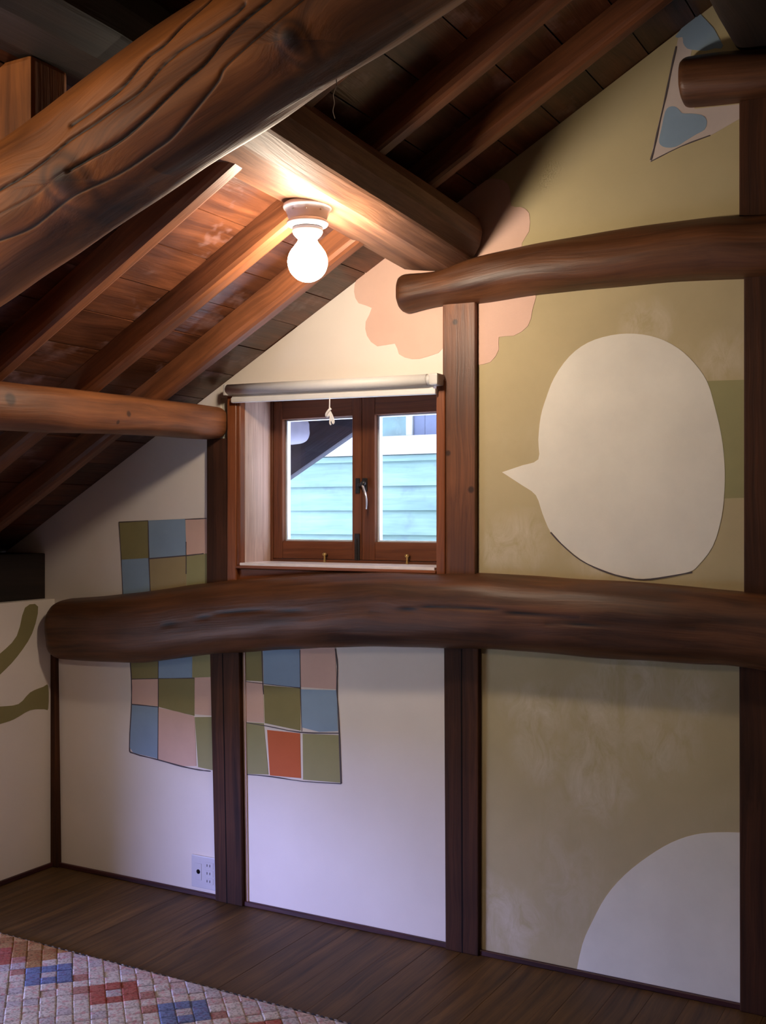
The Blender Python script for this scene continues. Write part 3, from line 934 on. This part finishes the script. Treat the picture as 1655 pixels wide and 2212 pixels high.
cv = [(0.0030, 0.75, l) for l in CURVED_CRACKS]
cur = log_loft('curved_beam', CURVED + [(-0.2, 1.06, 0.117), (1.2, 1.05, 0.117)], 0.0, 0.125, M['log'], None, step=0.03, dense=(-3.26, -0.55, 0.0065), na=150, p=2.9, bumpy=0.006, cracks=cv, ends=(0.05, 0.02), front_dense=True, seed=3)
tag(cur, 'thick bowed horizontal log running across the gable wall under the window', 'beam')
tie = log_loft('tie_log', TIE + [(-0.2, 2.17, 0.09), (0.55, 2.16, 0.09)], 0.0, 0.095, M['log'], None, step=0.02, na=64, p=2.5, bumpy=0.006, ends=(0.035, 0.02), front_dense=True, seed=11)
tag(tie, 'rounded horizontal log above the speech bubble, carrying the purlin with the lamp', 'beam')
stub = log_loft('stub_log', STUB + [(-0.2, 2.62, 0.07)], 0.0, 0.09, M['log'], None, step=0.02, na=56, p=2.5, bumpy=0.005, ends=(0.02, 0.02), seed=21)
tag(stub, 'short dark log end high in the gable beside the blue hearts', 'beam')

# left purlin: runs toward the viewer from the post left of the window and out through the wall to the eave
lp = log_loft('purlin', [(-5.45, 1.70, 0.070), (-2.2, 1.722, 0.071), (-1.0, 1.733, 0.069), (-0.4, 1.752, 0.064), (-0.08, 1.757, 0.060), (-0.012, 1.757, 0.058)], 2.512, 0.068, M['left_purlin'], None, axis='y', step=0.03, na=48, p=2.8, bumpy=0.004, ends=(0.02, 0.03), seed=31)
tag(lp, 'orange brown purlin log with a dark knot, resting on the post left of the window', 'beam')
oe = log_loft('outer_end', [(0.21, 1.765, 0.058), (0.35, 1.767, 0.060), (0.52, 1.768, 0.060)], 2.50, 0.066, M['log_end'], lp, axis='y', step=0.02, na=40, p=2.6, bumpy=0.003, ends=(0.0, 0.03), seed=5)
oe['label'] = 'log end outside the window, daylight put into its pale colour'

# main purlin carrying the lamp: hewn log, flat underside
prof = [(-1.728, 2.247), (-1.721, 2.236), (-1.690, 2.230), (-1.625, 2.221), (-1.550, 2.211), (-1.538, 2.2105), (-1.482, 2.2365), (-1.474, 2.242), (-1.449, 2.282), (-1.441, 2.325), (-1.452, 2.370), (-1.480, 2.398), (-1.52, 2.408), (-1.56, 2.398), (-1.62, 2.372), (-1.68, 2.340), (-1.722, 2.312)]


def hewn(label, stn, mat):
    bm = bmesh.new()
    rings, gr = [], []
    for yy in stn:
        ring = []
        for q in prof:
            low = min(1.0, max(0.0, (2.408 - q[1]) / 0.06))
            nz = noise.noise((q[0] * 6, yy * 1.6, q[1] * 6)) * 0.006
            z = q[1] + 0.060 * min(-yy, 1.7) * low
            ring.append(bm.verts.new((q[0] + nz, yy, z + nz * (0.3 if low > 0.9 else 1.0))))
            gr.append((yy, q[0] + 1.6, q[1] - 2.3))
        rings.append(ring)
    n = len(prof)
    for a, b in zip(rings[:-1], rings[1:]):
        for k in range(n):
            bm.faces.new((a[k], a[(k + 1) % n], b[(k + 1) % n], b[k]))
    bm.faces.new(rings[0])
    bm.faces.new(rings[-1][::-1])
    return tag(finish('purlin', bm, mat, grain=gr), label, 'beam')


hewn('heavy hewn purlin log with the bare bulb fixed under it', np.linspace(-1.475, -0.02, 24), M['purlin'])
hewn('purlin darkened for shade, continuing above the strut block in the top left corner', np.linspace(-5.45, -1.48, 24), M['plate'])  # darker log material also carries the shade of this corner

# ridge beam
rg = log_loft('ridge_beam', [(-5.45, 2.80, 0.085), (-2.0, 2.805, 0.086), (-0.02, 2.812, 0.082)], 0.555, 0.105, M['plate'], None, axis='y', step=0.05, na=40, p=3.2, bumpy=0.004, ends=(0.0, 0.01), seed=41)
tag(rg, 'dark ridge beam in the top right corner, resting on the stub log', 'beam')
# wall plate on top of the low side wall
wp = box('wall_plate', (-3.62, -5.45, 1.047), (-3.391, 0.0, 1.265), M['plate'], None, 0.006, 2)
tag(wp, 'black brown wall plate timber on top of the low side wall', 'beam')

# big slanting climbing beam in the foreground
ext = [(-3.30, 1.36, 0.115), (-2.9, 1.53, 0.118), (-2.5, 1.72, 0.120), (-2.2, 1.855, 0.122)]
head = [(-0.50, 2.425, 0.075)]
cl = log_loft('climbing_beam', ext + CLIMB + head, -1.64, 0.12, M['climb'], None, step=0.03, dense=(-1.92, -0.72, 0.0032), na=260, p=2.35, bumpy=0.008, cracks=CLIMB_CRACKS, knots=CLIMB_KNOTS, ends=(0.03, 0.03), front_dense=True, seed=61)
tag(cl, 'huge cracked pine log slanting across the upper left foreground', 'beam')
o = box('strut_block', (-1.86, -1.70, 2.13), (-1.668, -1.60, 2.327), M['climb'], None, 0.010, 2, axis=(0, 0, 1))
tag(o, 'short squared block standing on the big slanting log at the left edge', 'block')

# rafters
rw, rh = 0.032, 0.040


def rafter(yc, label, w=rw):
    bm = bmesh.new()
    xs = np.linspace(-3.9, RIDGE_X - 0.01, 40)
    d = nrm * -rh
    ring = []
    sec = [(-1, -1), (-0.62, -1.0), (0, -1.02), (0.62, -1.0), (1, -1), (1, 1), (-1, 1)]
    sec = [(-1, 1), (-1, -0.55), (-0.86, -0.86), (-0.5, -1), (0.5, -1), (0.86, -0.86), (1, -0.55), (1, 1)]
    rings, gr = [], []
    for xx in xs:
        r = []
        wob = 1 + 0.05 * noise.noise((xx * 1.7, yc * 9, 0))
        for a, b in sec:
            q = Vector((xx, yc + a * w * wob, roof(xx))) + nrm * (rh * (b - 1) * (wob if b < 0 else 1))
            r.append(bm.verts.new(q))
            gr.append((xx * 1.15, a * w, b * rh))
        rings.append(r)
    n = len(sec)
    for a, b in zip(rings[:-1], rings[1:]):
        for k in range(n):
            bm.faces.new((a[k], a[(k + 1) % n], b[(k + 1) % n], b[k]))
    bm.faces.new(rings[0])
    bm.faces.new(rings[-1][::-1])
    o = finish('rafter', bm, M['rafter'], grain=gr)
    return tag(o, label, 'rafter')


rafter(-0.335, 'brown rafter nearest the gable wall, passing just behind the lit bulb')
rafter(-0.660, 'second rafter from the gable wall, its lower run just left of the bulb')
rafter(-1.042, 'third rafter from the gable wall, dark sided, half hidden behind the big slanting log')
rafter(-1.40, 'dark rafter above the big slanting log, fourth from the gable wall')


# ------------------------------------------------------------------ lamp
def ceiling_lamp(x, y, zt, label, glowmat='bulb'):
    L = empty('ceiling_lamp', (x, y, zt))
    tag(L, label, 'lamp')
    lathe('lamp_base', [(0.062, 0.004), (0.067, 0.0), (0.068, -0.006), (0.066, -0.011), (0.061, -0.014), (0.058, -0.024), (0.053, -0.038), (0.050, -0.043)], (x, y, zt), M['ceramic'], L, 48)
    lathe('shade_ring', [(0.044, -0.040), (0.052, -0.043), (0.057, -0.047), (0.0575, -0.052), (0.054, -0.057), (0.046, -0.061), (0.036, -0.062)], (x, y, zt), M['ceramic'], L, 48)
    lathe('socket', [(0.036, -0.060), (0.042, -0.064), (0.042, -0.074), (0.038, -0.082), (0.030, -0.090), (0.026, -0.094)], (x, y, zt), M['ceramic'], L, 40)
    c, r = -0.156, 0.055
    p = [(0.024, -0.090), (0.026, -0.097), (0.031, -0.106), (0.038, -0.115)]
    for k in range(0, 19):
        a = math.radians(42 - k * (132 / 18))
        p.append((max(r * math.cos(a), 0.0008), c + r * math.sin(a)))
    b = lathe('bulb', p, (x, y, zt), M[glowmat], L, 40)
    b['label'] = 'glowing white globe bulb'
    for ang in (-100, -60, -20):
        a = math.radians(ang)
        q = (x + 0.058 * math.cos(a), y + 0.058 * math.sin(a), zt - 0.022)
        lathe('screw_head', [(0.0005, -0.003), (0.003, -0.002), (0.0035, 0.001)], q, M['steel'], L, 8)
    return L


ceiling_lamp(-1.652, -0.72, 2.268, 'lit bare globe bulb in a white ceramic holder under the purlin')
ceiling_lamp(-1.95, -2.50, 2.150, 'second lit globe bulb on the viewer side of the slanting log', 'bulb_dim')

# ------------------------------------------------------------------ roller blind
rb = empty('roller_blind', (-2.0, -0.05, 1.81))
tag(rb, 'rolled up white roller blind above the small window', 'blind')
z0, z1 = 1.872, 1.859
bm = bmesh.new()


def cyl_x(name, xa, xb, za, zb, y, r, mat, parent, n=28):
    pts = [(xa, y, za), (xb, y, zb)]
    bm = bmesh.new()
    rings = []
    for q, rr in ((pts[0], r), (pts[1], r)):
        rings.append([bm.verts.new((q[0], q[1] + rr * math.cos(2 * math.pi * k / n), q[2] + rr * math.sin(2 * math.pi * k / n))) for k in range(n)])
    for k in range(n):
        f = bm.faces.new((rings[0][k], rings[0][(k + 1) % n], rings[1][(k + 1) % n], rings[1][k]))
        f.smooth = True
    bm.faces.new(rings[0])
    bm.faces.new(rings[1][::-1])
    return finish(name, bm, mat, parent)


cyl_x('fabric_roll', -2.424, -1.618, z0, z1, -0.056, 0.0185, M['blind'], rb)
cyl_x('roller_end', -1.618, -1.603, z1, z1, -0.056, 0.0165, M['blind_cap'], rb)
box('bracket', (-1.603, -0.078, z1 - 0.020), (-1.572, 0.0, z1 + 0.018), M['blind_cap'], rb, 0.006, 2)
box('bracket', (-2.437, -0.070, z0 - 0.022), (-2.424, 0.0, z0 + 0.018), M['blind_cap'], rb, 0.004, 2)
bm = bmesh.new()
bar_bm(bm, (-2.416, -0.041, 1.846), (-1.604, -0.041, 1.834), (0, 0.0012, 0), (0, 0, 0.014))
finish('fabric', bm, M['blind'], rb)
bm = bmesh.new()
bar_bm(bm, (-2.416, -0.043, 1.834), (-1.592, -0.043, 1.821), (0, 0.0085, 0), (0, 0, 0.0095), 0.004, 2)
finish('bottom_rail', bm, M['blind'], rb)
tube('pull_cord', [(-1.996, -0.05, 1.822), (-1.996, -0.051, 1.80), (-1.996, -0.052, 1.783)], 0.0022, M['cord'], rb, 8)
kn = tube('cord_knot', [(-1.990, -0.052, 1.784), (-1.997, -0.056, 1.776), (-2.006, -0.054, 1.766), (-2.008, -0.05, 1.758), (-2.000, -0.05, 1.762), (-1.994, -0.05, 1.774)], 0.0048, M['cord'], rb, 8)
tube('cord_loop', [(-1.996, -0.052, 1.776), (-1.992, -0.052, 1.755), (-1.994, -0.052, 1.735), (-1.990, -0.052, 1.728)], 0.0030, M['cord'], rb, 8)
tube('cord_loop', [(-1.994, -0.052, 1.775), (-1.984, -0.052, 1.757), (-1.978, -0.052, 1.738), (-1.982, -0.052, 1.732), (-1.988, -0.052, 1.748), (-1.994, -0.052, 1.770)], 0.0028, M['cord'], rb, 8)

# ------------------------------------------------------------------ outlet
ot = empty('wall_outlet', (-2.572, 0.0, 0.03))
tag(ot, 'pale grey wall outlet with an aerial jack, tucked against the dark lower post', 'outlet')
box('face_plate', (-2.630, -0.008, 0.031), (-2.512, 0.0, 0.151), M['plastic'], ot, 0.003, 2)
lathe('aerial_jack', [(0.0005, -0.0105), (0.0035, -0.0105), (0.004, -0.0095), (0.0085, -0.0095), (0.009, -0.007)], (-2.597, 0, 0.091), M['slot'], ot, 20, axis='y')
box('jack_panel', (-2.612, -0.0092, 0.060), (-2.582, -0.0075, 0.122), M['plastic'], ot, 0.001)
for zc_ in (0.120, 0.091, 0.062):
    s = box('socket', (-2.566, -0.0092, zc_ - 0.012), (-2.528, -0.0075, zc_ + 0.012), M['plastic'], ot, 0.001)
    for dx in (-0.007, 0.006):
        box('slot', (-2.549 + dx - 0.0012, -0.0098, zc_ - 0.0045), (-2.549 + dx + 0.0012, -0.009, zc_ + 0.0045), M['slot'], s, 0)

# ------------------------------------------------------------------ rug
RX0, RX1, RY0, RY1 = -3.08, -1.32, -1.90, -0.655
rug = empty('patchwork_rug', ((RX0 + RX1) / 2, (RY0 + RY1) / 2, 0))
tag(rug, 'patchwork rug of small lilac and pink diamonds with blue and red stars, dark corded edge', 'rug')
box('backing', (RX0, RY0, 0.0005), (RX1, RY1, 0.006), M['rug_base'], rug, 0.002)
o = box('binding', (RX0, RY1, 0.0005), (RX1, RY1 + 0.012, 0.008), M['rug_cord_dark'], rug, 0.002)
o['label'] = 'dark navy edge binding'
dd = 0.0655
h2 = dd / 2


def cell_mesh(colr, half=False):
    me = bpy.data.meshes.new('rug_patch_' + colr + ('_half' if half else ''))
    g, gi = 0.0005, 0.006
    if not half:
        o_ = [(h2 - g, 0), (0, h2 - g), (-h2 + g, 0), (0, -h2 + g)]
        i_ = [(h2 - gi, 0), (0, h2 - gi), (-h2 + gi, 0), (0, -h2 + gi)]
    else:
        o_ = [(h2 - g, -0.001), (-h2 + g, -0.001), (0, -h2 + g)]
        i_ = [(h2 - gi * 1.6, -0.005), (-h2 + gi * 1.6, -0.005), (0, -h2 + gi)]
    n = len(o_)
    v = [(a, b, 0.0) for a, b in o_] + [(a, b, 0.0088) for a, b in o_] + [(a, b, 0.0112) for a, b in i_] + [(0, 0 if not half else -h2 * .4, 0.0120)]
    f = []
    for k in range(n):
        m = (k + 1) % n
        f += [(k, m, n + m, n + k), (n + k, n + m, 2 * n + m, 2 * n + k), (2 * n + k, 2 * n + m, 3 * n)]
    me.from_pydata(v, [], f)
    for p_ in me.polygons:
        p_.use_smooth = False
    me.materials.append(M['rug_' + colr])
    return me


CM = {(k, hf): cell_mesh(k, hf) for k in RUGC for hf in (False, True)}


def cell_colour(u, w):
    """u counts half diagonals along the edge, w half diagonals away from it"""
    r = rnd.random()
    su = (u + 1) % 16 - 8          # blue star every 8 diagonals, red star halfway
    row = (w - 5) % 12
    if row > 6:
        row -= 12
    shift = 4 if ((w + 1) // 12) % 2 else 0
    du = (u - 17 + shift) % 16
    if du > 8:
        du -= 16
    for c0, name in ((0, 'blue'), (8, 'red'), (-8, 'red')):
        a = abs(du - c0) + abs(row)
        if abs(du - c0) + abs(row) == 0:
            return 'lilac'
        if max(abs(du - c0 + row), abs(du - c0 - row)) <= 2:
            return name
    for c0 in (4, -4):
        if (abs(du - c0) == 1 and row == (1 if du > c0 else -1)):
            return 'rose'
    xw = RX0 + u * h2
    if xw < -2.60 and w < 5:
        return 'brown' if r < 0.5 else 'ochre'
    if w <= 1:
        return 'pinkish' if r < 0.5 else 'lilac'
    return 'white' if r < 0.74 else ('pinkish' if r < 0.86 else 'lilac')


cells = []
nu = int((RX1 - RX0) / h2)
nw = int((RY1 - RY0) / h2)
for w in range(0, nw):
    for u in range(1, nu):
        if (u + w) % 2 == 0:
            cells.append((RX0 + u * h2, RY1 - 0.004 - w * h2, cell_colour(u, w), w == 0))
# the patches seen in the picture first
cells.sort(key=lambda q: math.hypot(q[0] + 2.36, (q[1] + 0.72) * 1.25))
for i, (cx, cy, cc, hf) in enumerate(cells[:285]):
    o = link('rug_patch', CM[(cc, hf)], (cx, cy, 0.0050 + rnd.uniform(0, 0.0040)), rug)
rest = bmesh.new()
mats = list(RUGC)
for cx, cy, cc, hf in cells[285:]:
    t = bmesh.new()
    t.from_mesh(CM[(cc, hf)])
    t.transform(__import__('mathutils').Matrix.Translation((cx, cy, 0.0058)))
    tm = bpy.data.meshes.new('tmp')
    t.to_mesh(tm)
    t.free()
    k0 = len(rest.faces)
    rest.from_mesh(tm)
    rest.faces.ensure_lookup_table()
    for f in rest.faces[k0:]:
        f.material_index = mats.index(cc)
    bpy.data.meshes.remove(tm)
o = finish('rug_patches', rest, M['rug_' + mats[0]], rug)
for k in mats[1:]:
    o.data.materials.append(M['rug_' + k])
o['kind'] = 'stuff'
# corded edge: two twisted strands
for ph in (0, math.pi):
    pts = []
    q = [(RX0, RY1), (RX1, RY1), (RX1, RY0), (RX0, RY0), (RX0, RY1)]
    for (xa, ya), (xb, yb) in zip(q[:-1], q[1:]):
        ln = math.hypot(xb - xa, yb - ya)
        m = int(ln / 0.006)
        for k in range(m):
            t = k / m
            a = ph + t * ln / 0.030 * 2 * math.pi
            nx, ny = -(yb - ya) / ln, (xb - xa) / ln
            pts.append((xa + (xb - xa) * t + nx * 0.0028 * math.cos(a), ya + (yb - ya) * t + ny * 0.0028 * math.cos(a) + (0.004 if ya == yb == RY1 else 0), 0.0095 + 0.0028 * math.sin(a)))
    tube('edge_cord', pts, 0.0034, M['rug_edge'] if ph == 0 else M['rug_cord_dark'], rug, 6, 1)

# ------------------------------------------------------------------ dusty thread hanging from the big log
th = tube('hanging_thread', [(-1.022, -1.60, 2.190), (-1.021, -1.60, 2.176), (-1.027, -1.60, 2.161), (-1.025, -1.60, 2.145), (-1.028, -1.60, 2.132), (-1.024, -1.60, 2.118)], 0.0009, M['thread'], None, 6)
tag(th, 'thin dusty thread dangling from the underside of the big slanting log', 'thread')

# ------------------------------------------------------------------ outside
bm = bmesh.new()
bx0, bx1 = -4.0, -0.6
off = 0.24
q = []
for i in range(8):
    xx = bx0 if i & 1 == 0 else bx1
    yy = 0.60 if i & 2 == 0 else 0.64
    zz = ROOF_A + ROOF_B * (xx - ROOF_X0) - (0.262 if not i & 4 else 0.0)
    q.append(Vector((xx, yy, zz)))
bb = finish('barge_board', hexa_bm(bm, q, 0.004), M['barge'], axis=(1, 0, ROOF_B))
tag(bb, 'dark sloping barge board of the roof seen through the left pane', 'board')

nb = empty('neighbouring_house', (-2.9, 2.3, 0))
tag(nb, 'neighbouring house with pale blue board siding seen through the window', 'house')
NY = 2.2
box('house_wall', (-7.0, NY + 0.03, -0.5), (1.5, NY + 0.3, 3.4), M['siding'], nb, 0)
zt = 1.728
kk = 0
while zt > -0.3:
    c = []
    zb = zt - 0.1385
    for i in range(8):
        xx = -6.5 if i & 1 == 0 else 1.0
        front = i & 2 == 0
        top = bool(i & 4)
        yy = (NY + (0.020 if top else 0.0)) if front else NY + 0.035
        c.append(Vector((xx, yy, zt + 0.004 if top else zb)))
    finish('siding_board', hexa_bm(bmesh.new(), c, 0.0), M['siding'], nb, axis=(1, 0, 0))
    zt = zb
    kk += 1
box('siding_cap', (-6.5, NY - 0.004, 1.728), (1.0, NY + 0.03, 1.762), M['siding'], nb, 0.003)
nw_ = empty('window', (-2.9, NY, 1.86), nb)
box('window_sill', (-6.5, NY - 0.03, 1.764), (1.0, NY + 0.03, 1.868), M['nb_white'], nw_, 0.004)
box('mullion', (-2.885, NY - 0.01, 1.868), (-2.845, NY + 0.03, 2.75), M['nb_white'], nw_, 0.003)
box('mullion', (-3.62, NY - 0.01, 1.868), (-3.57, NY + 0.03, 2.75), M['nb_white'], nw_, 0.003)
box('mullion', (-2.16, NY - 0.01, 1.868), (-2.11, NY + 0.03, 2.75), M['nb_white'], nw_, 0.003)
box('window_pane', (-3.57, NY + 0.005, 1.868), (-2.885, NY + 0.012, 2.75), M['nb_glass'], nw_, 0)
for k in range(9):
    xa = -2.845 + k * 0.0765
    box('curtain_fold', (xa, NY + 0.006 - 0.006 * (k % 2), 1.868), (xa + 0.074, NY + 0.03, 2.75), M['nb_curtain'], nw_, 0.004, 2)
